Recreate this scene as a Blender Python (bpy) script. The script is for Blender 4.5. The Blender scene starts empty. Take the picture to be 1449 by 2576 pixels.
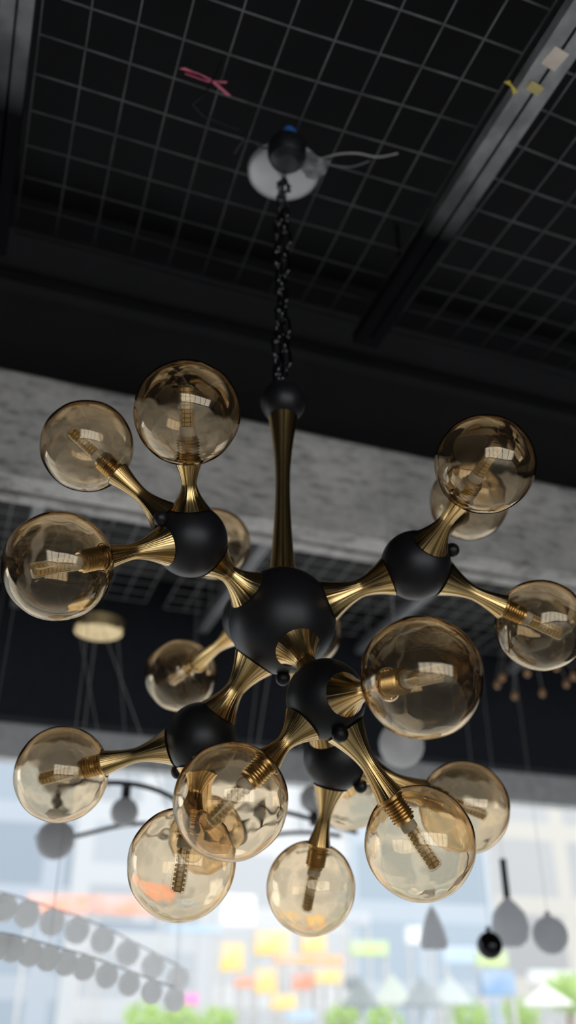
import bpy, bmesh, math, random
from mathutils import Vector, Matrix, noise
random.seed(4)
S=bpy.context.scene
COL=S.collection
# ---------------- camera -----------------
FPX=2231.0
PITCH=math.radians(30); YAW=math.radians(20)
CAM=Vector((0,0,1.6))
fw=Vector((math.sin(YAW)*math.cos(PITCH), math.cos(YAW)*math.cos(PITCH), math.sin(PITCH)))
rt=Vector((math.cos(YAW),-math.sin(YAW),0))
upv=rt.cross(fw)
cd=bpy.data.cameras.new("camera"); cam=bpy.data.objects.new("camera",cd); COL.objects.link(cam)
cam.location=CAM; cam.rotation_euler=(math.pi/2+PITCH,0,-YAW)
cd.sensor_fit='VERTICAL'; cd.sensor_height=36; cd.lens=36*FPX/2576
cd.dof.use_dof=True; cd.dof.focus_distance=1.27; cd.dof.aperture_fstop=1.9
cd.clip_start=0.02; cd.clip_end=300
S.camera=cam
def W(px,py,d):
    return CAM+d*(fw+rt*((px-724.5)/FPX)+upv*((1288-py)/FPX))

# ---------------- materials ----------------
def mat(name,col,rough=.5,metal=0,spec=.5,noise_scale=20,bump=0,col2=None):
    m=bpy.data.materials.new(name); m.use_nodes=True
    nt=m.node_tree; b=nt.nodes["Principled BSDF"]
    b.inputs["Base Color"].default_value=(*col,1); b.inputs["Roughness"].default_value=rough
    b.inputs["Metallic"].default_value=metal; b.inputs["Specular IOR Level"].default_value=spec
    tc=nt.nodes.new("ShaderNodeTexCoord")
    n=nt.nodes.new("ShaderNodeTexNoise"); n.inputs["Scale"].default_value=noise_scale; n.inputs["Detail"].default_value=5
    nt.links.new(tc.outputs["Object"],n.inputs["Vector"])
    if col2 is None: col2=tuple(c*.8 for c in col)
    r=nt.nodes.new("ShaderNodeValToRGB"); r.color_ramp.elements[0].position=.35; r.color_ramp.elements[1].position=.65
    r.color_ramp.elements[0].color=(*col2,1); r.color_ramp.elements[1].color=(*col,1)
    nt.links.new(n.outputs["Fac"],r.inputs["Fac"]); nt.links.new(r.outputs["Color"],b.inputs["Base Color"])
    if bump:
        bp=nt.nodes.new("ShaderNodeBump"); bp.inputs["Strength"].default_value=bump; bp.inputs["Distance"].default_value=.01
        nt.links.new(n.outputs["Fac"],bp.inputs["Height"]); nt.links.new(bp.outputs["Normal"],b.inputs["Normal"])
    return m
def thin_glass(name,tint,refl,base,edge):
    m=bpy.data.materials.new(name); m.use_nodes=True; nt=m.node_tree
    for n in list(nt.nodes): nt.nodes.remove(n)
    o=nt.nodes.new("ShaderNodeOutputMaterial"); mx=nt.nodes.new("ShaderNodeMixShader")
    tr=nt.nodes.new("ShaderNodeBsdfTransparent"); gl=nt.nodes.new("ShaderNodeBsdfGlossy")
    gl.inputs["Roughness"].default_value=.02; gl.inputs["Color"].default_value=(*refl,1)
    lw=nt.nodes.new("ShaderNodeLayerWeight"); lw.inputs["Blend"].default_value=.5
    pw=nt.nodes.new("ShaderNodeMath"); pw.operation='POWER'; pw.inputs[1].default_value=3.2
    mr=nt.nodes.new("ShaderNodeMapRange"); mr.inputs["To Min"].default_value=base; mr.inputs["To Max"].default_value=edge
    nt.links.new(lw.outputs["Facing"],pw.inputs[0]); nt.links.new(pw.outputs[0],mr.inputs["Value"])
    tr.inputs["Color"].default_value=(*tint,1)
    nt.links.new(mr.outputs[0],mx.inputs[0]); nt.links.new(tr.outputs[0],mx.inputs[1]); nt.links.new(gl.outputs[0],mx.inputs[2])
    nt.links.new(mx.outputs[0],o.inputs[0])
    return m
def shell_glass(name,tint,edge,coat,amount):
    m=bpy.data.materials.new(name); m.use_nodes=True; nt=m.node_tree
    for n in list(nt.nodes): nt.nodes.remove(n)
    o=nt.nodes.new("ShaderNodeOutputMaterial"); mx=nt.nodes.new("ShaderNodeMixShader"); mx.inputs[0].default_value=amount
    g=nt.nodes.new("ShaderNodeBsdfGlass"); g.inputs["IOR"].default_value=1.5; g.inputs["Roughness"].default_value=0
    gl=nt.nodes.new("ShaderNodeBsdfGlossy"); gl.inputs["Roughness"].default_value=.01; gl.inputs["Color"].default_value=(*coat,1)
    # longer path through the dyed glass towards the silhouette: deeper amber
    lw=nt.nodes.new("ShaderNodeLayerWeight"); lw.inputs["Blend"].default_value=.5
    cr=nt.nodes.new("ShaderNodeValToRGB"); e=cr.color_ramp.elements
    e[0].position=.6; e[0].color=(*tint,1); e[1].position=.98; e[1].color=(*edge,1)
    nt.links.new(lw.outputs["Facing"],cr.inputs["Fac"]); nt.links.new(cr.outputs["Color"],g.inputs["Color"])
    nt.links.new(g.outputs[0],mx.inputs[1]); nt.links.new(gl.outputs[0],mx.inputs[2]); nt.links.new(mx.outputs[0],o.inputs[0])
    return m
def opal(name,col,tr=.5):
    m=bpy.data.materials.new(name); m.use_nodes=True; nt=m.node_tree
    for n in list(nt.nodes): nt.nodes.remove(n)
    o=nt.nodes.new("ShaderNodeOutputMaterial"); mx=nt.nodes.new("ShaderNodeMixShader"); mx.inputs[0].default_value=tr
    d=nt.nodes.new("ShaderNodeBsdfPrincipled"); d.inputs["Base Color"].default_value=(*col,1); d.inputs["Roughness"].default_value=.3
    t=nt.nodes.new("ShaderNodeBsdfTranslucent"); t.inputs["Color"].default_value=(*col,1)
    nt.links.new(d.outputs[0],mx.inputs[1]); nt.links.new(t.outputs[0],mx.inputs[2]); nt.links.new(mx.outputs[0],o.inputs[0]); return m
M_GLASS=shell_glass("amber_glass",(.992,.938,.85),(.86,.62,.37),(1,.88,.68),.024)
M_TUBE=thin_glass("clear_tube_glass",(.97,.95,.9),(1,1,1),.08,.7)
M_BLACK=mat("satin_black_paint",(.009,.009,.011),.42,0,.45,noise_scale=60)
def brass():
    m=mat("brushed_brass",(.60,.41,.18),.17,1); nt=m.node_tree; b=nt.nodes["Principled BSDF"]
    tc=[n for n in nt.nodes if n.type=='TEX_COORD'][0]; n=[n for n in nt.nodes if n.type=='TEX_NOISE'][0]
    r=[n for n in nt.nodes if n.type=='VALTORGB'][0]; r.color_ramp.elements[0].color=(.34,.21,.07,1); r.color_ramp.elements[1].color=(.95,.68,.31,1)
    r.color_ramp.elements[0].position=.38; r.color_ramp.elements[1].position=.58
    mp=nt.nodes.new("ShaderNodeVectorMath"); mp.operation='MULTIPLY'; mp.inputs[1].default_value=(1,1,0)
    nm=nt.nodes.new("ShaderNodeVectorMath"); nm.operation='NORMALIZE'
    nt.links.new(tc.outputs["Object"],mp.inputs[0]); nt.links.new(mp.outputs[0],nm.inputs[0]); nt.links.new(nm.outputs[0],n.inputs["Vector"])
    n.inputs["Scale"].default_value=6; n.inputs["Detail"].default_value=3
    bp=nt.nodes.new("ShaderNodeBump"); bp.inputs["Strength"].default_value=.8; bp.inputs["Distance"].default_value=.0018
    nt.links.new(n.outputs["Fac"],bp.inputs["Height"]); nt.links.new(bp.outputs["Normal"],b.inputs["Normal"]); return m
M_GOLD=brass()
M_GOLD2=mat("dull_brass",(.75,.57,.3),.3,1)
M_CHIP=mat("amber_led_chip",(1,.74,.3),.35,0)
M_CORE=mat("led_core_board",(.62,.5,.3),.5)
M_WHITE=mat("white_plastic",(.9,.88,.82),.4)
M_CHROME=mat("satin_nickel",(.45,.45,.46),.45,.5,noise_scale=8)
M_CHAIN=mat("dark_chrome_chain",(.085,.085,.09),.05,1)
M_BLKMETAL=mat("polished_black_metal",(.03,.03,.035),.15,.9)
M_CEIL=mat("black_ceiling_paint",(.0075,.0075,.0088),.85,0,.2,noise_scale=6,col2=(.0058,.0058,.0068))
M_CEILG=mat("dark_grey_ceiling_paint",(.09,.088,.086),.85,0,.2,noise_scale=3,col2=(.05,.05,.05))
M_DARKWALL=mat("charcoal_wall_paint",(.016,.018,.025),.8,0,.3)
M_FLOOR=mat("light_stone_floor",(.76,.75,.73),.35,0,.5,noise_scale=3)
M_FRAME=mat("window_frame_grey",(.55,.56,.57),.5)
M_OPAL=opal("opal_white_glass",(.8,.79,.78))
M_BALL=opal("grey_smoked_ball",(.66,.66,.67),.55)
M_PINK=mat("pink_ribbon",(.75,.16,.26),.6)
M_YEL=mat("yellow_tape",(.75,.6,.08),.5)
M_CREAM=mat("cream_label",(.8,.7,.6),.6)
M_BLUE=mat("blue_plastic",(.03,.12,.4),.4)
M_CABLE=mat("white_cable",(.3,.3,.28),.5)
M_PLASTIC=mat("grey_plastic_sheet",(.16,.16,.17),.3)
M_GREYL=opal("smoked_grey_shade",(.72,.73,.75),.8)
M_WIRE=mat("pale_wire",(.4,.4,.4),.4,.3)

def far_shaded(name,c1,c2,metal,y0,y1,bump=.2):
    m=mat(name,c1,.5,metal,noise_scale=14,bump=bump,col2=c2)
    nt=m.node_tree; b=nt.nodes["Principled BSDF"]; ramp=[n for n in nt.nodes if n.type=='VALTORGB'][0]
    # gloom of the far end put into the colour, fading to near-black
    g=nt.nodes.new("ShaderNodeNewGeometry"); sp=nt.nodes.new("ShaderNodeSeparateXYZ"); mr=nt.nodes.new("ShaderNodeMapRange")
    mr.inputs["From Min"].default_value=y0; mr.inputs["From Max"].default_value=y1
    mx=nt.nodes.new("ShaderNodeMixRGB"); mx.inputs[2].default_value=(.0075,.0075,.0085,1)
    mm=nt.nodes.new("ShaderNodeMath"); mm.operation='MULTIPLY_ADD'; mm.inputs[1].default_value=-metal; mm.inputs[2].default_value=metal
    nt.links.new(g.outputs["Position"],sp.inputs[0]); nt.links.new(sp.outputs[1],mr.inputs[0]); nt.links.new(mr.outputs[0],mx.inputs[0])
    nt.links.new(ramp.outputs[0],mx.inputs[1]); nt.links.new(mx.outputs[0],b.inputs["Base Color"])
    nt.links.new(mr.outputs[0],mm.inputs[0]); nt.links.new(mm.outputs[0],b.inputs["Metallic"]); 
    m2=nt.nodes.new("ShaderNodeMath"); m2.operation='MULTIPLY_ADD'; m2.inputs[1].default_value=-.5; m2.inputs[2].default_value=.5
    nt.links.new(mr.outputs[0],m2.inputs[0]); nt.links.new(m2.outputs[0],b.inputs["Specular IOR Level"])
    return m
M_STEEL=far_shaded("galvanized_steel",(.42,.42,.43),(.22,.22,.23),.4,.85,1.3)
M_MESH=far_shaded("grey_wire",(.23,.23,.235),(.10,.10,.105),.2,.6,1.7,0)
M_MESH2=mat("window_lit_grey_wire",(.45,.45,.45),.5,.2)  # window light on the far mesh painted in as a paler grey
M_STEELD=mat("dark_steel",(.4,.4,.41),.5,.4,noise_scale=14)
def concrete():
    m=mat("raw_concrete",(.60,.58,.555),.9,0,.2,noise_scale=3,bump=.35,col2=(.42,.405,.39))
    nt=m.node_tree; b=nt.nodes["Principled BSDF"]
    tc=[n for n in nt.nodes if n.type=='TEX_COORD'][0]; ramp=[n for n in nt.nodes if n.type=='VALTORGB'][0]
    mp=nt.nodes.new("ShaderNodeMapping"); mp.inputs["Scale"].default_value=(6,6,20)
    n2=nt.nodes.new("ShaderNodeTexNoise"); n2.inputs["Scale"].default_value=2.2; n2.inputs["Detail"].default_value=8; n2.inputs["Roughness"].default_value=.6
    r2=nt.nodes.new("ShaderNodeValToRGB"); r2.color_ramp.elements[0].position=.32; r2.color_ramp.elements[1].position=.5
    r2.color_ramp.elements[0].color=(.3,.3,.3,1); r2.color_ramp.elements[1].color=(1,1,1,1)
    mx=nt.nodes.new("ShaderNodeMixRGB"); mx.blend_type='MULTIPLY'; mx.inputs[0].default_value=.75
    n3=nt.nodes.new("ShaderNodeTexNoise"); n3.inputs["Scale"].default_value=50; n3.inputs["Detail"].default_value=5
    mx3=nt.nodes.new("ShaderNodeMixRGB"); mx3.blend_type='OVERLAY'; mx3.inputs[0].default_value=.35
    nt.links.new(tc.outputs["Object"],n3.inputs["Vector"])
    nt.links.new(tc.outputs["Object"],mp.inputs["Vector"]); nt.links.new(mp.outputs[0],n2.inputs["Vector"])
    nt.links.new(n2.outputs["Fac"],r2.inputs["Fac"]); nt.links.new(ramp.outputs[0],mx.inputs[1]); nt.links.new(r2.outputs[0],mx.inputs[2])
    nt.links.new(mx.outputs[0],mx3.inputs[1]); nt.links.new(n3.outputs["Fac"],mx3.inputs[2])
    nt.links.new(mx3.outputs[0],b.inputs["Base Color"])
    return m
M_CONC=concrete()

# ---------------- mesh helpers ----------------
WM={}
def place(o,M,parent=None):
    if parent is not None:
        o.parent=parent; o.matrix_parent_inverse=WM[parent.name].inverted()
    o.matrix_basis=M; WM[o.name]=M.copy()
    return o
def newobj(name,me,m=None,smooth=True):
    o=bpy.data.objects.new(name,me); COL.objects.link(o)
    if m is not None and me is not None and len(me.materials)==0: me.materials.append(m)
    return o
def empty(name,loc,label,cat,group=None):
    o=bpy.data.objects.new(name,None); COL.objects.link(o); o.empty_display_size=.05
    place(o,Matrix.Translation(loc)); tag(o,label,cat,group); return o
def tag(o,label,cat,group=None):
    o["label"]=label; o["category"]=cat
    if group: o["group"]=group
def struct(o): o["kind"]="structure"; return o
def shade(me,ang=None):
    for p in me.polygons: p.use_smooth=True
    if ang is not None:
        bm=bmesh.new(); bm.from_mesh(me)
        for e in bm.edges:
            if len(e.link_faces)==2 and e.calc_face_angle(0)>ang: e.smooth=False
        bm.to_mesh(me); bm.free()
def lathe(name,prof,seg=40,m=None,ang=.6):
    bm=bmesh.new(); rings=[]
    for r,z in prof:
        if r<1e-6: rings.append([bm.verts.new((0,0,z))])
        else: rings.append([bm.verts.new((r*math.cos(2*math.pi*i/seg),r*math.sin(2*math.pi*i/seg),z)) for i in range(seg)])
    for a,b in zip(rings,rings[1:]):
        for i in range(seg):
            j=(i+1)%seg
            if len(a)==1 and len(b)==1: continue
            if len(a)==1: bm.faces.new((a[0],b[j],b[i]))
            elif len(b)==1: bm.faces.new((a[i],a[j],b[0]))
            else: bm.faces.new((a[i],a[j],b[j],b[i]))
    bmesh.ops.recalc_face_normals(bm,faces=bm.faces)
    me=bpy.data.meshes.new(name); bm.to_mesh(me); bm.free(); shade(me,ang)
    if m: me.materials.append(m)
    return me
def boxmesh(name,boxes,m,bevel=0):
    bm=bmesh.new()
    for (x0,x1,y0,y1,z0,z1) in boxes:
        v=[bm.verts.new((x,y,z)) for x in(x0,x1) for y in(y0,y1) for z in(z0,z1)]
        for f in((0,1,3,2),(4,6,7,5),(0,4,5,1),(2,3,7,6),(0,2,6,4),(1,5,7,3)): bm.faces.new([v[i] for i in f])
    bmesh.ops.recalc_face_normals(bm,faces=bm.faces)
    if bevel: bmesh.ops.bevel(bm,geom=list(bm.edges),offset=bevel,segments=2,affect='EDGES')
    me=bpy.data.meshes.new(name); bm.to_mesh(me); bm.free()
    if m: me.materials.append(m)
    return me
def tube(name,pts,r,m,seg=10,closed=False):
    bm=bmesh.new(); rings=[]; n=len(pts); pts=[Vector(p) for p in pts]
    ref=Vector((0.13,.21,1)).normalized()
    for i,p in enumerate(pts):
        if closed: t=pts[(i+1)%n]-pts[i-1]
        else: t=pts[min(i+1,n-1)]-pts[max(i-1,0)]
        t.normalize(); a=t.cross(ref)
        if a.length<1e-3: a=t.cross(Vector((1,0,0)))
        a.normalize(); b=t.cross(a)
        rr=r[i] if isinstance(r,(list,tuple)) else r
        rings.append([bm.verts.new(p+rr*(math.cos(2*math.pi*k/seg)*a+math.sin(2*math.pi*k/seg)*b)) for k in range(seg)])
    rng=range(n) if closed else range(n-1)
    for i in rng:
        A=rings[i];B=rings[(i+1)%n]
        for k in range(seg): bm.faces.new((A[k],A[(k+1)%seg],B[(k+1)%seg],B[k]))
    if not closed:
        bm.faces.new(rings[0]); bm.faces.new(rings[-1])
    bmesh.ops.recalc_face_normals(bm,faces=bm.faces)
    me=bpy.data.meshes.new(name); bm.to_mesh(me); bm.free(); shade(me,.9)
    if m: me.materials.append(m)
    return me
def align(loc,d):
    q=Vector(d).normalized().to_track_quat('Z','Y')
    return Matrix.Translation(loc)@q.to_matrix().to_4x4()
def sphprof(R,n=28,a0=0,a1=math.pi):
    return [(R*math.sin(a0+(a1-a0)*i/n) if 0<i<n or a0>0 and i==0 else 0,-R*math.cos(a0+(a1-a0)*i/n)) for i in range(n+1)]

# ---------------- room shell ----------------
ZM=1.6+1.68      # wire mesh height
ZC=3.46          # black slab
X0,X1,Y0,Y1=-4.2,5.2,-6.5,3.95
def sbox(name,b,m,bevel=0):
    cx,cy,cz=(b[0]+b[1])/2,(b[2]+b[3])/2,(b[4]+b[5])/2
    me=boxmesh(name,[(b[0]-cx,b[1]-cx,b[2]-cy,b[3]-cy,b[4]-cz,b[5]-cz)],m,bevel)
    o=newobj(name,me); place(o,Matrix.Translation((cx,cy,cz))); return o
struct(sbox("floor",(X0,X1,Y0,Y1+.2,-.1,0),M_FLOOR))
struct(sbox("ceiling",(X0,X1,Y0,Y1+.2,ZC,ZC+.15),M_CEIL))
struct(sbox("wall_left",(X0-.15,X0,Y0,Y1+.2,0,ZC),M_DARKWALL))
struct(sbox("wall_right",(X1,X1+.15,Y0,Y1+.2,0,ZC),M_DARKWALL))
struct(sbox("trim_1",(X0,X1,2.32,2.42,1.6+1.385,ZC),M_CONC,.006))      # concrete beam
struct(sbox("wall_front",(X0,X1,3.8,3.93,1.6+1.11,ZC),M_DARKWALL))
struct(sbox("trim_2",(X0,X1,3.90,4.0,1.6+.965,1.6+1.14),M_FRAME,.004))
struct(sbox("trim_3",(X0,X1,1.72,2.315,1.6+1.745,ZC),M_CEIL,.005))
struct(sbox("trim_4",(X0,X1,1.88,1.93,1.6+1.715,1.6+1.75),M_CEIL,.005))
struct(sbox("trim_5",(X0,X1,2.46,2.52,1.6+1.40,1.6+1.46),M_CONC,.005))
struct(sbox("trim_6",(X0,X1,2.53,3.79,ZC-.03,ZC),M_CEILG))
# front glazing
bx=[]
for x in (-4.15,-2.6,-.9,4.2,5.15): bx.append((x-.02,x+.02,-.03,.03,0,2.56))
bx.append((X0,X1,-.03,.03,0,.12))
struct(place(newobj("window_1",boxmesh("window_1",bx,mat("white_window_frame",(.85,.86,.87),.4))),Matrix.Translation((0,4.0,0))))
# rear wall: piers and header with large openings
bx=[(X0,X1,-.1,.1,3.1,ZC),(X0,X1,-.1,.1,0,.2)]
for x in (X0+.2,-2.6,-1.1,.4,1.9,3.4,X1-.2): bx.append((x-.06,x+.06,-.06,.06,.2,3.1))
bx.append((X0,X1,-.03,.03,2.2,2.25))
struct(place(newobj("wall_back",boxmesh("wall_back",bx,M_FRAME)),Matrix.Translation((0,Y0,0))))

# ---------------- wire mesh panels ----------------
def meshpanel(x0,y0,nx,ny,s,z,label,t=.0014,rot=.6,m=None):
    x1=x0+nx*s; y1=y0+ny*s
    bm=bmesh.new()
    def bar(p,q,n):
        d=(q-p).normalized(); a=d.cross(Vector((0,0,1))).normalized()*t; b=Vector((0,0,t))
        prev=None
        for i in range(n+1):
            c=p.lerp(q,i/n)
            c=c+Vector((.014*noise.noise(c*1.7),.014*noise.noise(c*1.9+Vector((5,5,5))),.022*noise.noise(c*1.1+Vector((9,2,1)))))
            r=[bm.verts.new(c+a*u+b*v) for u,v in((-1,-1),(1,-1),(1,1),(-1,1))]
            if prev:
                for k in range(4): bm.faces.new((prev[k],prev[(k+1)%4],r[(k+1)%4],r[k]))
            prev=r
    cx,cy=(x0+x1)/2,(y0+y1)/2
    for i in range(nx+1):
        j=random.uniform(-.004,.004); bar(Vector((x0-cx+i*s+j,y0-cy,0)),Vector((x0-cx+i*s-j,y1-cy,0)),20)
    for k in range(ny+1):
        j=random.uniform(-.004,.004); bar(Vector((x0-cx,y0-cy+k*s+j,.003)),Vector((x1-cx,y0-cy+k*s-j,.003)),20)
    bmesh.ops.recalc_face_normals(bm,faces=bm.faces)
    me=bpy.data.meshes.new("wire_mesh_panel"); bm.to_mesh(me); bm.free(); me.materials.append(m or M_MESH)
    o=newobj("wire_mesh_panel",me); place(o,Matrix.Translation((cx,cy,z))@Matrix.Rotation(math.radians(rot),4,'Z'))
    tag(o,label,"wire mesh","suspended ceiling wire mesh"); return o
s=.0925
L="grey welded wire mesh grid hung under black ceiling"
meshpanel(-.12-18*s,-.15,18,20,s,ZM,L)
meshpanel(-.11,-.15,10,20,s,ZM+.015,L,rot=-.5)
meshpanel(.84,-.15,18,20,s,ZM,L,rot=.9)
L2="grey welded wire mesh near the glazed shopfront"
meshpanel(-3.6,2.6,46,12,s,ZM-.02,L2,m=M_MESH2,rot=0)
meshpanel(.75,2.6,46,12,s,ZM-.02,L2,m=M_MESH2,rot=0)

# ---------------- steel channels ----------------
def channel(x,y0,y1,z,w,h,label,m,group="galvanized ceiling channels"):
    t=.004; L_=(y1-y0)/2
    b=[(-w/2,w/2,-L_,L_,h-t,h),(-w/2,-w/2+t,-L_,L_,0,h),(w/2-t,w/2,-L_,L_,0,h),
       (-w/2,-w*.05,-L_,L_,-t,0),(w*.05,w/2,-L_,L_,-t,0),(-w*.05,w*.05,-L_,L_,h*.35,h*.35+t)]
    for yy in (-L_*.8,L_*.8): b.append((-.004,.004,yy-.004,yy+.004,h-t,ZC-z))
    o=newobj("steel_channel",boxmesh("steel_channel",b,m)); place(o,Matrix.Translation((x,(y0+y1)/2,z)))
    tag(o,label,"steel beam",group); return o
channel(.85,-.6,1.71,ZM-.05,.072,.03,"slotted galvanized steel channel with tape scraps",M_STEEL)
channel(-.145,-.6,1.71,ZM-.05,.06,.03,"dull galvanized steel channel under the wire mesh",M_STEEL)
for x in (-1.6,-.75,.1,.95,1.75,2.6):
    channel(x,2.6,3.78,ZM-.09,.04,.04,"dark steel channel beyond the concrete beam",M_STEELD)
# scraps
def strip(name,pts,w,m,label,cat):
    bm=bmesh.new(); prev=None
    c=sum((Vector(p) for p in pts),Vector())/len(pts)
    for i,p in enumerate(pts):
        p=Vector(p)-c; a=i*.8
        d=Vector((math.cos(a)*.5,math.sin(a)*.5,.4)).normalized()*w
        r=[bm.verts.new(p-d),bm.verts.new(p+d)]
        if prev: bm.faces.new((prev[0],prev[1],r[1],r[0]))
        prev=r
    me=bpy.data.meshes.new(name); bm.to_mesh(me); bm.free(); me.materials.append(m)
    o=newobj(name,me); place(o,Matrix.Translation(c)); 
    md=o.modifiers.new("s",'SOLIDIFY'); md.thickness=.0008
    tag(o,label,cat); return o
def onmesh(px,py,z=None):
    z=z or ZM-.006
    d=W(px,py,1)-CAM; return CAM+d*((z-CAM.z)/d.z)
strip("ribbon",[onmesh(458,172),onmesh(500,186),onmesh(535,205),onmesh(575,240)],.007,M_PINK,"faded pink ribbon tied to the wire mesh","ribbon")
strip("ribbon",[onmesh(470,185),onmesh(520,205),onmesh(570,208)],.006,M_PINK,"faded pink ribbon tied to the wire mesh","ribbon")
strip("tape",[onmesh(1275,205,ZM-.055),onmesh(1285,215,ZM-.06),onmesh(1297,235,ZM-.07)],.010,M_YEL,"yellow tape scrap stuck on steel channel","tape")
def patch(px,py,sx,sy,m,label):
    p=onmesh(px,py,ZM-.0555); o=newobj("paper_label",boxmesh("paper_label",[(-sx,sx,-sy,sy,-.0008,.0008)],m))
    place(o,Matrix.Translation(p)@Matrix.Rotation(.15,4,'Z')); tag(o,label,"label")
patch(1396,148,.018,.02,M_CREAM,"cream paper sticker on steel channel")
patch(1345,222,.016,.010,mat("pale_yellow",(.6,.5,.2),.6),"yellowed paper sticker on steel channel")
o=newobj("wire",tube("wire",[onmesh(560,150,ZM),onmesh(520,230,ZM-.02),onmesh(485,262,ZM-.03),onmesh(510,290,ZM-.01),onmesh(600,325,ZM)],.0018,M_BLKMETAL))
place(o,Matrix.Identity(4)); tag(o,"loose dark wire looped through the wire mesh","wire")

# ---------------- main chandelier ----------------
MAIN=W(710,1560,1.45); RM=.0877
canz=ZM-.03
TOP=Vector((MAIN.x,MAIN.y,canz))
ch=empty("chandelier",TOP,"black and brass molecular chandelier with amber glass globes","chandelier")
RH=.0575; RG=.075
HB={ 'A':W(480,1360,1.38),'B':W(1046,1422,1.45),'C':W(820,1758,1.27),'D':W(506,1858,1.42),'E':W(845,1905,1.56),'F':W(636,1556,1.66)}
hub_me=lathe("hub",sphprof(RH,40),64,M_BLACK,None)
main_me=lathe("hub",sphprof(RM,48),72,M_BLACK,None)
place(newobj("hub",main_me),Matrix.Translation(MAIN),ch)
def hourglass(name,L,ra,rw,rb,m):
    pr=[]; n=30; k=.54
    for i in range(n+1):
        t=i/n
        if t<k: u=(k-t)/k; r=rw+(ra-rw)*(u**1.6)
        else: u=(t-k)/(1-k); r=rw+(rb-rw)*(u**1.6)
        pr.append((r,L*t))
    pr=[(0,0)]+pr+[(0,L)]
    return lathe(name,pr,56,m,.9)
def arm(a,ra_s,b,rb_s,r0,rw,r1):
    d=(b-a).normalized(); p=a+d*ra_s; q=b-d*rb_s
    o=newobj("arm",hourglass("arm",(q-p).length,r0,rw,r1,M_GOLD)); place(o,align(p,d),ch); return o
for k,p in HB.items():
    d=(p-MAIN).normalized()
    place(newobj("hub",hub_me),align(p,d),ch)
    arm(MAIN,RM*.93,p,RH*.85,.036,.0155,.033)
def globe_mesh():
    wall=.0018; n=64
    outer=sphprof(RG,n,.26,math.pi); inner=sphprof(RG-wall,n,.27,math.pi)
    me=lathe("glass_globe",list(reversed(inner))[0:]+outer,120,None,None)
    for v in me.vertices:
        u=v.co.normalized(); v.co+=u*(.0010*noise.noise(u*2.2)+.00006*noise.noise(u*5+Vector((3,1,4)))*(1 if v.co.length>RG-wall*.5 else -1))
    me.materials.append(M_GLASS); return me
globe_me=globe_mesh()
def bulb_meshes():
    pr=[(0,0),(.0175,0),(.0175,.006)]
    z=.006
    for i in range(7): pr+= [(.0142,z+.0008),(.0168,z+.0022),(.0142,z+.0038)]; z+=.0042
    pr+=[(.0135,z),(.0135,z+.004),(0,z+.004)]
    sock=lathe("lamp_socket",pr,32,M_GOLD2,.9); z2=z+.004
    base=lathe("bulb_base",[(0,0),(.0100,0),(.0112,.003),(.0112,.011),(.009,.013),(0,.013)],28,M_WHITE,.6)
    bm=bmesh.new()
    L=.056
    def bx(M,sx,sy,sz,mi):
        v=[bm.verts.new(M@Vector((x*sx,y*sy,z*sz))) for x in(-1,1) for y in(-1,1) for z in(-1,1)]
        for f in((0,1,3,2),(4,6,7,5),(0,4,5,1),(2,3,7,6),(0,2,6,4),(1,5,7,3)):
            fc=bm.faces.new([v[i] for i in f]); fc.material_index=mi
    bx(Matrix.Translation((0,0,L/2)),.0046,.0046,L/2,0)
    for r in range(9):
        for k in range(5):
            a=k*math.pi*2/5
            bx(Matrix.Rotation(a,4,'Z')@Matrix.Translation((.0070,0,.004+r*.0060)),.0010,.0034,.0020,1)
    bmesh.ops.recalc_face_normals(bm,faces=bm.faces)
    core=bpy.data.meshes.new("led_core"); bm.to_mesh(core); bm.free(); core.materials.append(M_CORE); core.materials.append(M_CHIP)
    tb=lathe("bulb_tube",[(.0108,0),(.0108,.055),(.0098,.058),(.006,.0595),(0,.060)],32,M_TUBE,.9)
    return sock,base,core,tb,z2
SOCK,BASE,CORE,TUBE,ZS=bulb_meshes()
def globe(hub,px,py,rpx,dep=None):
    dep=dep or RG*FPX/rpx; R=rpx*dep/FPX; k=R/RG
    c=W(px,py,dep); h=HB[hub]; d=(c-h).normalized()
    arm(h,RH*.89,c,R*.955,.031,.0118,.0205)
    M=align(c,d); g=newobj("glass_globe",globe_me)
    M=M@Matrix.Rotation(random.random()*6,4,'Z')@Matrix.Scale(k,4)
    place(g,M,ch)
    off=-RG*.955
    place(newobj("lamp_socket",SOCK),M@Matrix.Translation((0,0,off)),g)
    place(newobj("bulb_base",BASE),M@Matrix.Translation((0,0,off+ZS)),g)
    place(newobj("led_core",CORE),M@Matrix.Translation((0,0,off+ZS+.013)),g)
    place(newobj("bulb_tube",TUBE),M@Matrix.Translation((0,0,off+ZS+.012)),g)
    return c
globe('A',471,1039,134,1.34); globe('A',219,1122,116,1.42); globe('A',146,1424,138,1.23)
globe('F',540,1368,90)
globe('B',1220,1168,126); globe('B',1180,1262,98); globe('B',1360,1572,114,1.46)
globe('C',1060,1703,154); globe('C',580,2014,145,1.19); globe('C',1056,2120,139,1.22)
globe('D',155,1947,117); globe('D',457,2172,136,1.34); globe('D',520,2100,96,1.66)
globe('E',782,2233,112,1.54); globe('E',1168,2030,113,1.54); globe('E',878,1996,88)
globe('F',455,1698,90); globe('F',772,1592,88)
kr=.0118
knob=lathe("knob",[(0,-.014),(.0055,-.014),(.0055,-.003)]+[(kr*math.sin(a),.008-kr*math.cos(a)) for a in [.45+i*(math.pi-.45)/16 for i in range(17)]],32,M_BLACK,.9)
for k,(px,py,dd) in {'A':(393,1296,-.04),'B':(1140,1383,0),'C':(856,1848,-.05),'D':(442,1950,0),'E':(900,1970,-.02)}.items():
    h=HB[k]; d0=(h-CAM).dot(fw)+dd; d=(W(px,py,d0)-h).normalized()
    place(newobj("knob",knob),align(h+d*(RH-.001),d),ch)
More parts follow.
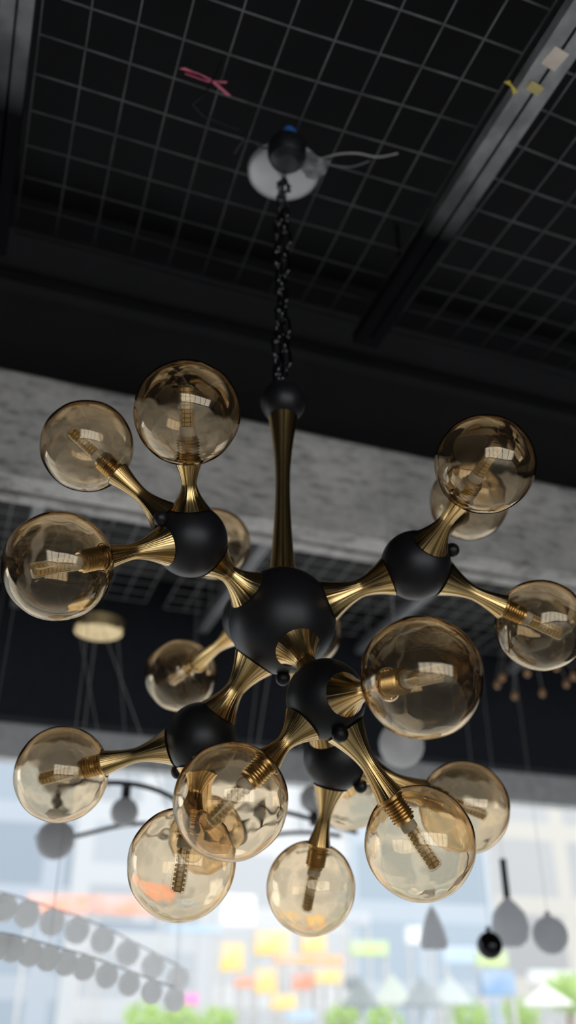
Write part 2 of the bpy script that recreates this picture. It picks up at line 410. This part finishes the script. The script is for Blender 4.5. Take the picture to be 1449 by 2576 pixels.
d=(W(712,1702,1.42)-MAIN).normalized(); place(newobj("knob",knob),align(MAIN+d*(RM-.001),d),ch)
# stem, top ball
TB=Vector((MAIN.x,MAIN.y,1.6+1.015))
place(newobj("hub",lathe("hub",sphprof(.042,30),48,M_BLACK,None)),Matrix.Translation(TB),ch)
p0=MAIN+Vector((0,0,RM*.96)); L_=TB.z-.036-p0.z
pr=[(0,0)]
for i in range(31):
    t=i/30; k=.55
    r=.0130+(.0225-.0130)*((k-t)/k)**1.8 if t<k else .0130+(.0275-.0130)*((t-k)/(1-k))**1.8
    pr.append((r,L_*t))
pr.append((0,L_))
place(newobj("stem",lathe("stem",pr,48,M_GOLD,.9)),Matrix.Translation(p0),ch)
# chain
link_pts=[]
for i in range(20):
    a=2*math.pi*i/20; link_pts.append((.0085*math.cos(a),0,.0085*math.sin(a)+(.0125 if math.sin(a)>0 else -.0125)))
link=tube("chain_link",link_pts,.0030,M_CHAIN,10,True)
z=TB.z+.05; i=0
place(newobj("hook",tube("hook",[(0,0,.03),(0,0,.045),(.008,0,.055),(0,0,.064),(-.008,0,.055)],.003,M_BLKMETAL)),Matrix.Translation(TB+Vector((0,0,.0))),ch)
while z<canz-.05:
    for sx in (-1,1):
        off=rt*(sx*(.0060+.004*math.sin(i*.9))-.003)
        place(newobj("chain_link",link),Matrix.Translation(Vector((TB.x,TB.y,z+(.016 if sx>0 else 0)))+off)@Matrix.Rotation(math.pi/2*(i%2)+.5+sx*.3,4,'Z')@Matrix.Rotation(.15*sx,4,'Y'),ch)
    z+=.041; i+=1
cab=[Vector((.004*math.sin(j),.004*math.cos(j*1.3),.04+(canz-TB.z-.04)*j/20)) for j in range(21)]
place(newobj("power_cord",tube("power_cord",cab,.0022,M_BLACK)),Matrix.Translation(TB),ch)
# canopy
can=lathe("canopy",[(0,-.010),(.02,-.010),(.055,-.008),(.074,-.003),(.081,.004),(.082,.012),(.079,.012),(0,.006)],64,M_CHROME,.7)
place(newobj("canopy",can),Matrix.Translation(TOP)@Matrix.Rotation(.06,4,'X'),ch)
place(newobj("canopy_hook",tube("canopy_hook",[(.0,0,-.008),(0,0,-.02),(.014,0,-.03),(.014,0,-.044),(0,0,-.054),(-.014,0,-.044),(-.014,0,-.03),(0,0,-.022)],.004,M_CHAIN)),Matrix.Translation(TOP-Vector((0,0,.004))),ch)
jp=onmesh(722,395,canz-.030)
place(newobj("junction_housing",lathe("junction_housing",[(0,-.022),(.022,-.020),(.036,-.010),(.042,.004),(.042,.030),(.034,.045),(0,.048)],36,M_BLACK,.5)),Matrix.Translation(jp),ch)
place(newobj("bracket_cap",lathe("bracket_cap",[(0,0),(.016,0),(.018,.01),(.014,.022),(0,.024)],24,M_BLUE,.6)),Matrix.Translation(onmesh(727,346,ZM-.02)),ch)
bm=bmesh.new(); bmesh.ops.create_icosphere(bm,subdivisions=3,radius=.024)
for v in bm.verts: v.co*=1+.7*noise.noise(v.co*70); v.co.z*=.45; v.co.x*=1.5
me=bpy.data.meshes.new("plastic_sheet"); bm.to_mesh(me); bm.free(); me.materials.append(M_PLASTIC)
place(newobj("plastic_sheet",me),Matrix.Translation(onmesh(792,418,canz-.02)),ch)
def cable(P,r,m):
    P=[onmesh(*p) for p in P]; Q=[]
    for i in range(len(P)-1):
        a=P[max(i-1,0)];b=P[i];c=P[i+1];d=P[min(i+2,len(P)-1)]
        for k in range(6):
            t=k/6; Q.append(.5*((2*b)+(c-a)*t+(2*a-5*b+4*c-d)*t*t+(3*b-a-3*c+d)*t**3)-TOP)
    Q.append(P[-1]-TOP)
    place(newobj("ceiling_cable",tube("ceiling_cable",Q,r,m)),Matrix.Translation(TOP),ch)
cable([(800,402,ZM-.03),(850,388,ZM-.03),(900,386,ZM-.03),(950,395,ZM-.02),(1000,386,ZM)],.0022,M_CABLE)
cable([(590,385,ZM-.01),(620,350,ZM-.02),(660,372,ZM-.03),(700,365,ZM-.03)],.0016,M_BLKMETAL)
cable([(770,400,ZM-.03),(820,412,ZM-.03),(880,420,ZM-.02),(930,405,ZM-.01)],.0014,M_PLASTIC)

# ---------------- background lamps ----------------
def vcord(p,ztop,r,m,parent,name="cord"):
    return place(newobj(name,tube(name,[(0,0,0),(0,0,(ztop-p.z))],r,m,8)),Matrix.Translation(p),parent)
def pend(px,py,d,rr,label,cordm=M_WIRE):
    p=W(px,py,d); e=empty("pendant_lamp",p,label,"pendant lamp")
    place(newobj("lamp_shade",lathe("lamp_shade",sphprof(rr,20),32,M_OPAL,None)),Matrix.Translation(p),e)
    place(newobj("lamp_cap",lathe("lamp_cap",[(0,0),(.02,0),(.02,.03),(.006,.04),(0,.04)],20,M_GOLD2,.6)),Matrix.Translation(p+Vector((0,0,rr*.97))),e)
    vcord(p+Vector((0,0,rr+.03)),ZC,.003,cordm,e); return e
pend(1010,1872,2.6,.066,"white opal globe pendant lamp on thin cord")
def branch_chandelier(rc,arcs,top,glist,label):
    # curved dark arms carrying glass balls, hung by wires from a brass canopy
    e=empty("branch_chandelier",top,label,"chandelier")
    place(newobj("canopy",lathe("canopy",[(0,0),(.085,0),(.09,.008),(.09,.045),(0,.045)],40,M_GOLD2,.5)),Matrix.Translation(top),e)
    vcord(top+Vector((0,0,.04)),ZC,.003,M_BLACK,e,"canopy_rod")
    ends=[]
    for (a0,a1,r0,r1) in arcs:
        P=[]
        for i in range(25):
            t=i/24; a=a0+(a1-a0)*t; r=r0+(r1-r0)*t; P.append(Vector((r*math.cos(a),r*math.sin(a),.03*math.sin(t*5))))
        place(newobj("curved_arm",tube("curved_arm",P,.008,M_BLACK,8)),Matrix.Translation(rc),e); ends+= [P[6],P[18]]
    for k,b in enumerate(ends):
        a=k*2*math.pi/len(ends)
        a0=top+Vector((.07*math.cos(a),.07*math.sin(a),0))
        place(newobj("suspension_wire",tube("suspension_wire",[(0,0,0),rc+b*.8-a0],.0012,M_WIRE,6)),Matrix.Translation(a0),e)
    sm=lathe("globe_shade",sphprof(1,18),28,M_BALL,None); cm=lathe("globe_cap",[(0,0),(.016,0),(.016,.05),(0,.05)],16,M_BLACK,.6)
    for c,r,sg in glist:
        g=place(newobj("globe_shade",sm),Matrix.Translation(c)@Matrix.Scale(r,4),e)
        place(newobj("globe_cap",cm),Matrix.Translation(c+Vector((0,0,(r-.01) if sg>0 else -r-.04))),g)
rc=W(195,2050,2.9)
top=Vector((rc.x,rc.y,1.6+1.23))
branch_chandelier(rc,[(.3,1.9,.36,.30),(4.4,6.3,.36,.40)],top,
   [(W(140,2112,2.75),.059,1),(W(313,2043,3.0),.047,1),(W(152,1940,2.9),.085,-1)],"dark branching chandelier with grey glass balls and brass canopy")
rc2=W(700,2085,3.1); top2=Vector((rc2.x,rc2.y,2.9))
branch_chandelier(rc2,[(.2,2.6,.26,.22),(2.9,5.6,.20,.28)],top2,
   [(W(790,2010,3.0),.047,-1),(W(680,2040,3.1),.045,-1),(W(620,2130,3.05),.03,1)],"dark branching chandelier with grey balls near the window")
M_BEAD=opal("frosted_bead_glass",(.99,.99,.99),.95)
def strand(pts,rr,label,top):
    e=empty("globe_strand_chandelier",top,label,"chandelier","strings of white glass globes")
    place(newobj("strand_rail",tube("strand_rail",[p-top for p in pts],.002,M_WIRE,8)),Matrix.Translation(top),e)
    me=lathe("glass_ball",sphprof(rr,16),24,M_BEAD,None)
    for p in pts: place(newobj("glass_ball",me),Matrix.Translation(p-Vector((0,0,rr))),e)
    for p in (pts[0],pts[len(pts)//2],pts[-1]):
        vcord(p,ZC,.0006,M_WIRE,e,"suspension_wire")
def lerp_pts(P,n):
    out=[]
    for i in range(n):
        t=i/(n-1)*(len(P)-1); k=min(int(t),len(P)-2); u=t-k
        a,b=P[k],P[k+1]; q=[a[j]*(1-u)+b[j]*u for j in range(3)]; out.append(W(*q))
    return out
pa=lerp_pts([(-120,2225,2.4),(30,2250,2.45),(240,2320,2.6),(450,2430,2.8)],11)
strand(pa,.036,"curved strand of white glass globes",Vector((pa[4].x,pa[4].y,ZC-.01)))
pb=lerp_pts([(-100,2330,2.1),(35,2352,2.15),(215,2402,2.3),(440,2485,2.5)],13)
strand(pb,.030,"lower curved strand of bright white glass globes",Vector((pb[5].x,pb[5].y,ZC-.01)))
def shade_pend(px,py,d,prof,m,label,cr=.003,name="lamp_shade"):
    p=W(px,py,d); e=empty("pendant_lamp",p,label,"pendant lamp")
    place(newobj(name,lathe(name,prof,36,m,.7)),Matrix.Translation(p),e)
    vcord(p+Vector((0,0,prof[-1][1])),ZC,cr,M_WIRE,e); return e
shade_pend(1090,2350,3.3,[(0,-.05),(.045,-.05),(.052,-.03),(.04,.02),(.02,.07),(0,.1)],M_GREYL,"grey teardrop pendant lamp near the window",.0008)
e=shade_pend(1283,2325,3.1,[(0,-.072),(.03,-.070),(.056,-.05),(.066,-.01),(.056,.035),(.03,.065),(.014,.08),(0,.09)],M_GREYL,"grey bell pendant lamp with dark neck",.0008)
p=W(1283,2325,3.1); place(newobj("lamp_neck",lathe("lamp_neck",[(0,0),(.012,0),(.012,.13),(0,.13)],20,M_BLACK,.6)),Matrix.Translation(p+Vector((0,0,.085))),e)
shade_pend(1384,2352,3.1,[(0,-.06)]+sphprof(.061,18)[1:-1]+[(.012,.07),(0,.08)],M_GREYL,"round grey globe pendant lamp",.0008)
shade_pend(1232,2378,2.9,[(0,-.042)]+sphprof(.042,18)[1:-1]+[(.01,.05),(0,.06)],M_BLKMETAL,"polished dark ball pendant lamp with brass glint",.0008)
tp=W(1345,1710,3.3); e=empty("sputnik_chandelier",Vector((tp.x,tp.y,3.2)),"brass cluster chandelier with small candle bulbs","chandelier")
place(newobj("canopy",lathe("canopy",[(0,0),(.05,0),(.05,.03),(0,.03)],28,M_GOLD2,.5)),Matrix.Translation((tp.x,tp.y,3.2)),e)
vcord(Vector((tp.x,tp.y,3.22)),ZC,.004,M_GOLD2,e,"canopy_rod")
bme=lathe("small_bulb",[(0,-.015),(.009,-.01),(.013,0),(.009,.012),(.005,.018),(0,.02)],16,mat("amber_bulb",(.4,.22,.1),.2),None)
for k in range(8):
    a=k*.785; q=tp+Vector((.14*math.cos(a),.14*math.sin(a),-.01*(k%3)))
    place(newobj("bulb_wire",tube("bulb_wire",[(0,0,0),(tp.x-q.x,tp.y-q.y,3.2-q.z)],.0010,M_WIRE,6)),Matrix.Translation(q+Vector((0,0,.018))),e)
    place(newobj("small_bulb",bme),Matrix.Translation(q),e)

# ---------------- outside ----------------
o=sbox("pavement",(-60,80,4.2,90,-.3,-.02),mat("pale_pavement",(.5,.5,.49),.8,noise_scale=2)); tag(o,"pale sunlit street pavement outside the shop","pavement")
def facade_mat(name,wall,win,sx,sz):
    m=mat(name,wall,.8,0,.2); nt=m.node_tree; b=nt.nodes["Principled BSDF"]
    tc=[n for n in nt.nodes if n.type=='TEX_COORD'][0]
    sp=nt.nodes.new("ShaderNodeSeparateXYZ"); cb=nt.nodes.new("ShaderNodeCombineXYZ")
    nt.links.new(tc.outputs["Object"],sp.inputs[0]); nt.links.new(sp.outputs[0],cb.inputs[0]); nt.links.new(sp.outputs[2],cb.inputs[1])
    br=nt.nodes.new("ShaderNodeTexBrick"); br.offset=0; br.inputs["Scale"].default_value=1
    br.inputs["Brick Width"].default_value=sx; br.inputs["Row Height"].default_value=sz; br.inputs["Mortar Size"].default_value=.35
    br.inputs["Color1"].default_value=(*win,1); br.inputs["Color2"].default_value=(*[c*.8 for c in win],1); br.inputs["Mortar"].default_value=(*wall,1)
    nt.links.new(cb.outputs[0],br.inputs["Vector"]); nt.links.new(br.outputs["Color"],b.inputs["Base Color"]); return m
def building(x0,x1,y,h,wall,win,sx,sz,label):
    b=[(x0,x1,y,y+8,0,h),(x0,x1,y-.1,y+.2,h-.6,h)]
    c=Vector(((x0+x1)/2,y+4,-.02)); b=[(a0-c.x,a1-c.x,b0-c.y,b1-c.y,c0,c1) for a0,a1,b0,b1,c0,c1 in b]
    o=newobj("building",boxmesh("building",b,facade_mat("facade",wall,win,sx,sz))); place(o,Matrix.Translation(c)); tag(o,label,"building")
def up(c,k=.74): return tuple(x*k for x in c)
building(-30,-4.02,32,14,up((.30,.36,.42)),up((.26,.32,.38)),2.4,1.8,"pale blue glazed office building across the street")
building(-4,4,32,16,up((.34,.38,.43)),up((.28,.33,.385)),3.4,2.6,"blue grey plastered building across the street")
building(4.02,9,32,16,up((.44,.46,.48)),up((.38,.41,.44)),2.2,2.0,"pale grey plastered building across the street")
building(9.02,14,32,16,up((.5,.51,.52)),up((.44,.46,.48)),2.8,2.4,"white plastered building across the street")
building(14.02,20,32,15,up((.37,.42,.47)),up((.31,.37,.43)),3,2.6,"light grey blue building across the street")
building(20.02,34,32,16,up((.44,.43,.40)),up((.37,.38,.39)),3.6,2.8,"beige building across the street")
building(34.02,60,32,14,up((.35,.38,.4)),up((.28,.32,.36)),2.4,1.8,"pale building across the street")
def outpos(px,py,D):
    d=W(px,py,1)-CAM; return CAM+d*((D-CAM.y)/d.y)
def sign(px0,px1,py0,py1,D,col,label,kind="shop_sign"):
    # fascia board carried on two posts
    a=outpos(px0,py0,D); b=outpos(px1,py1,D); e=empty(kind,Vector(((a.x+b.x)/2,D,-.02)),label,"sign","shop boards along the street")
    c=Vector(((a.x+b.x)/2,D,(a.z+b.z)/2)); w2=abs(b.x-a.x)/2; h2=max(.05,abs(a.z-b.z)/2)
    pale=tuple(x*.3+.7*g for x,g in zip(col,(.36,.39,.42)))
    place(newobj("sign_board",boxmesh("sign_board",[(-w2,w2,-.06,.06,-h2,h2)],mat("board_paint",col,.6,noise_scale=1.8,col2=pale),.01)),Matrix.Translation(c),e)
    for sx in(-1,1):
        q=Vector((c.x+sx*w2*.85,D,-.02)); place(newobj("post",tube("post",[(0,0,0),(0,0,c.z-h2)],.04,M_WIRE,8)),Matrix.Translation(q),e)
OR=(.55,.22,.13);YE=(.58,.40,.12);LG=(.36,.46,.16);PB=(.28,.37,.47);GR=(.29,.31,.34);WH=(.6,.6,.6);MG=(.62,.16,.38);DK=(.10,.12,.13)
for a in [(70,225,2245,2300,20,OR,"orange shop fascia board across the street"),(235,420,2250,2305,20.6,OR,"long orange shop fascia board across the street"),
 (690,860,2400,2428,18,(.62,.30,.10),"orange shop fascia board above yellow boards"),(640,725,2340,2405,18.6,YE,"yellow square shop board"),(755,820,2345,2398,18.7,YE,"small yellow shop board"),
 (555,612,2370,2445,17.9,YE,"yellow upright shop board"),(640,695,2435,2500,17.3,YE,"yellow upright shop board beside the terrace"),(735,790,2445,2490,17.2,OR,"orange upright shop board beside the terrace"),
 (790,860,2435,2475,16.8,YE,"wide yellow board by the terrace"),(680,745,2500,2540,16.2,YE,"low yellow board by the terrace"),(590,640,2455,2485,16.5,OR,"small orange board by the terrace"),
 (240,560,2318,2350,21,PB,"pale blue fascia board"),(410,510,2170,2270,24,GR,"grey panel board across the street"),(560,640,2250,2330,23,WH,"white panel board across the street"),
 (880,975,2365,2405,19,LG,"lime green shop board"),(1020,1090,2330,2375,19.5,WH,"plain white shop board"),(1110,1205,2380,2425,18.5,PB,"pale blue shop board"),
 (463,497,2498,2528,15,MG,"small magenta board by the terrace"),(870,905,2455,2490,14,DK,"dark board by the terrace"),(1205,1295,2440,2505,12,(.12,.22,.36),"blue board by the terrace"),
 (1195,1275,2390,2432,15,LG,"lime green board by the terrace"),(1330,1440,2440,2475,14,WH,"white board by the terrace"),(720,790,2540,2570,14,PB,"pale blue board by the terrace"),
 (370,440,2490,2530,15.6,GR,"grey board by the terrace"),(1105,1155,2495,2530,13.6,DK,"small dark board by the terrace"),(860,930,2290,2330,22,GR,"grey shop board across the street")]: sign(*a)
def umbrella(px,py,D,R,h,col,label):
    p=outpos(px,py,D); e=empty("patio_umbrella",Vector((p.x,p.y,-.02)),label,"umbrella","patio umbrellas on the terrace")
    place(newobj("umbrella_canopy",lathe("umbrella_canopy",[(R,-h),(R*.98,-h*.9),(R*.5,-h*.4),(.03,0),(0,.04)],8,opal("umbrella_cloth",col,.4),.1)),Matrix.Translation(p),e)
    place(newobj("umbrella_pole",tube("umbrella_pole",[(0,0,0),(0,0,p.z+.02)],.02,M_FRAME,8)),Matrix.Translation((p.x,p.y,-.02)),e)
umbrella(905,2470,9,.2,.22,(.2,.23,.23),"small dark grey patio umbrella")
umbrella(985,2455,10.5,.26,.3,(.4,.44,.40),"small pale green patio umbrella")
umbrella(1060,2465,9,.22,.24,(.24,.27,.28),"small slate patio umbrella")
umbrella(1130,2460,10.5,.26,.28,(.4,.44,.44),"small grey patio umbrella")
umbrella(1370,2480,10,.3,.2,(.6,.6,.58),"small white patio umbrella")
def shrub(px,py,D,R,label,col=(.34,.48,.16)):
    p=outpos(px,py,D); bm=bmesh.new()
    m=opal("leaf_green",col,.5)
    e=empty("potted_shrub",Vector((p.x,p.y,-.02)),label,"shrub","green shrubs on the terrace")
    for i in range(260):
        u=Vector((random.gauss(0,1),random.gauss(0,1),random.gauss(0,1))).normalized()*R*random.uniform(.5,1)
        u.z*=.8; a=Vector((random.gauss(0,1),random.gauss(0,1),random.gauss(0,1))).normalized(); b=a.cross(u).normalized(); s=R*.16
        bm.faces.new([bm.verts.new(u+a*s),bm.verts.new(u+b*s*.5),bm.verts.new(u-a*s),bm.verts.new(u-b*s*.5)])
    me=bpy.data.meshes.new("foliage"); bm.to_mesh(me); bm.free(); me.materials.append(m)
    place(newobj("foliage",me),Matrix.Translation(p),e)
    place(newobj("trunk",tube("trunk",[(0,0,.3),(0,0,p.z-R*.3)],.04,mat("bark",(.2,.13,.08),.8),8)),Matrix.Translation((p.x,p.y,-.02)),e)
    place(newobj("planter",lathe("planter",[(0,0),(.18,0),(.24,.45),(.2,.45),(0,.4)],20,M_FRAME,.6)),Matrix.Translation((p.x,p.y,-.02)),e)
for px,py,D,R in ((365,2570,12,.30),(455,2572,13,.28),(545,2578,12,.28),(865,2560,11.5,.25),(965,2575,12,.28),(1425,2500,13.5,.4),(1180,2560,11.5,.3),(1310,2550,12.5,.3)):
    shrub(px,py,D,R,"bright green potted shrub on the terrace")

# ---------------- light ----------------
w=bpy.data.worlds.new("world"); S.world=w; w.use_nodes=True
bg=w.node_tree.nodes["Background"]; bg.inputs["Color"].default_value=(.94,.97,1,1); bg.inputs["Strength"].default_value=2.9
sd=bpy.data.lights.new("sun",'SUN'); sd.energy=2.0; sd.angle=.05; sd.color=(1,.96,.9)
so=bpy.data.objects.new("sun",sd); COL.objects.link(so); so.rotation_euler=(math.radians(50),0,math.radians(-15))
S.view_settings.view_transform='Standard'; S.view_settings.look='None'; S.view_settings.exposure=0
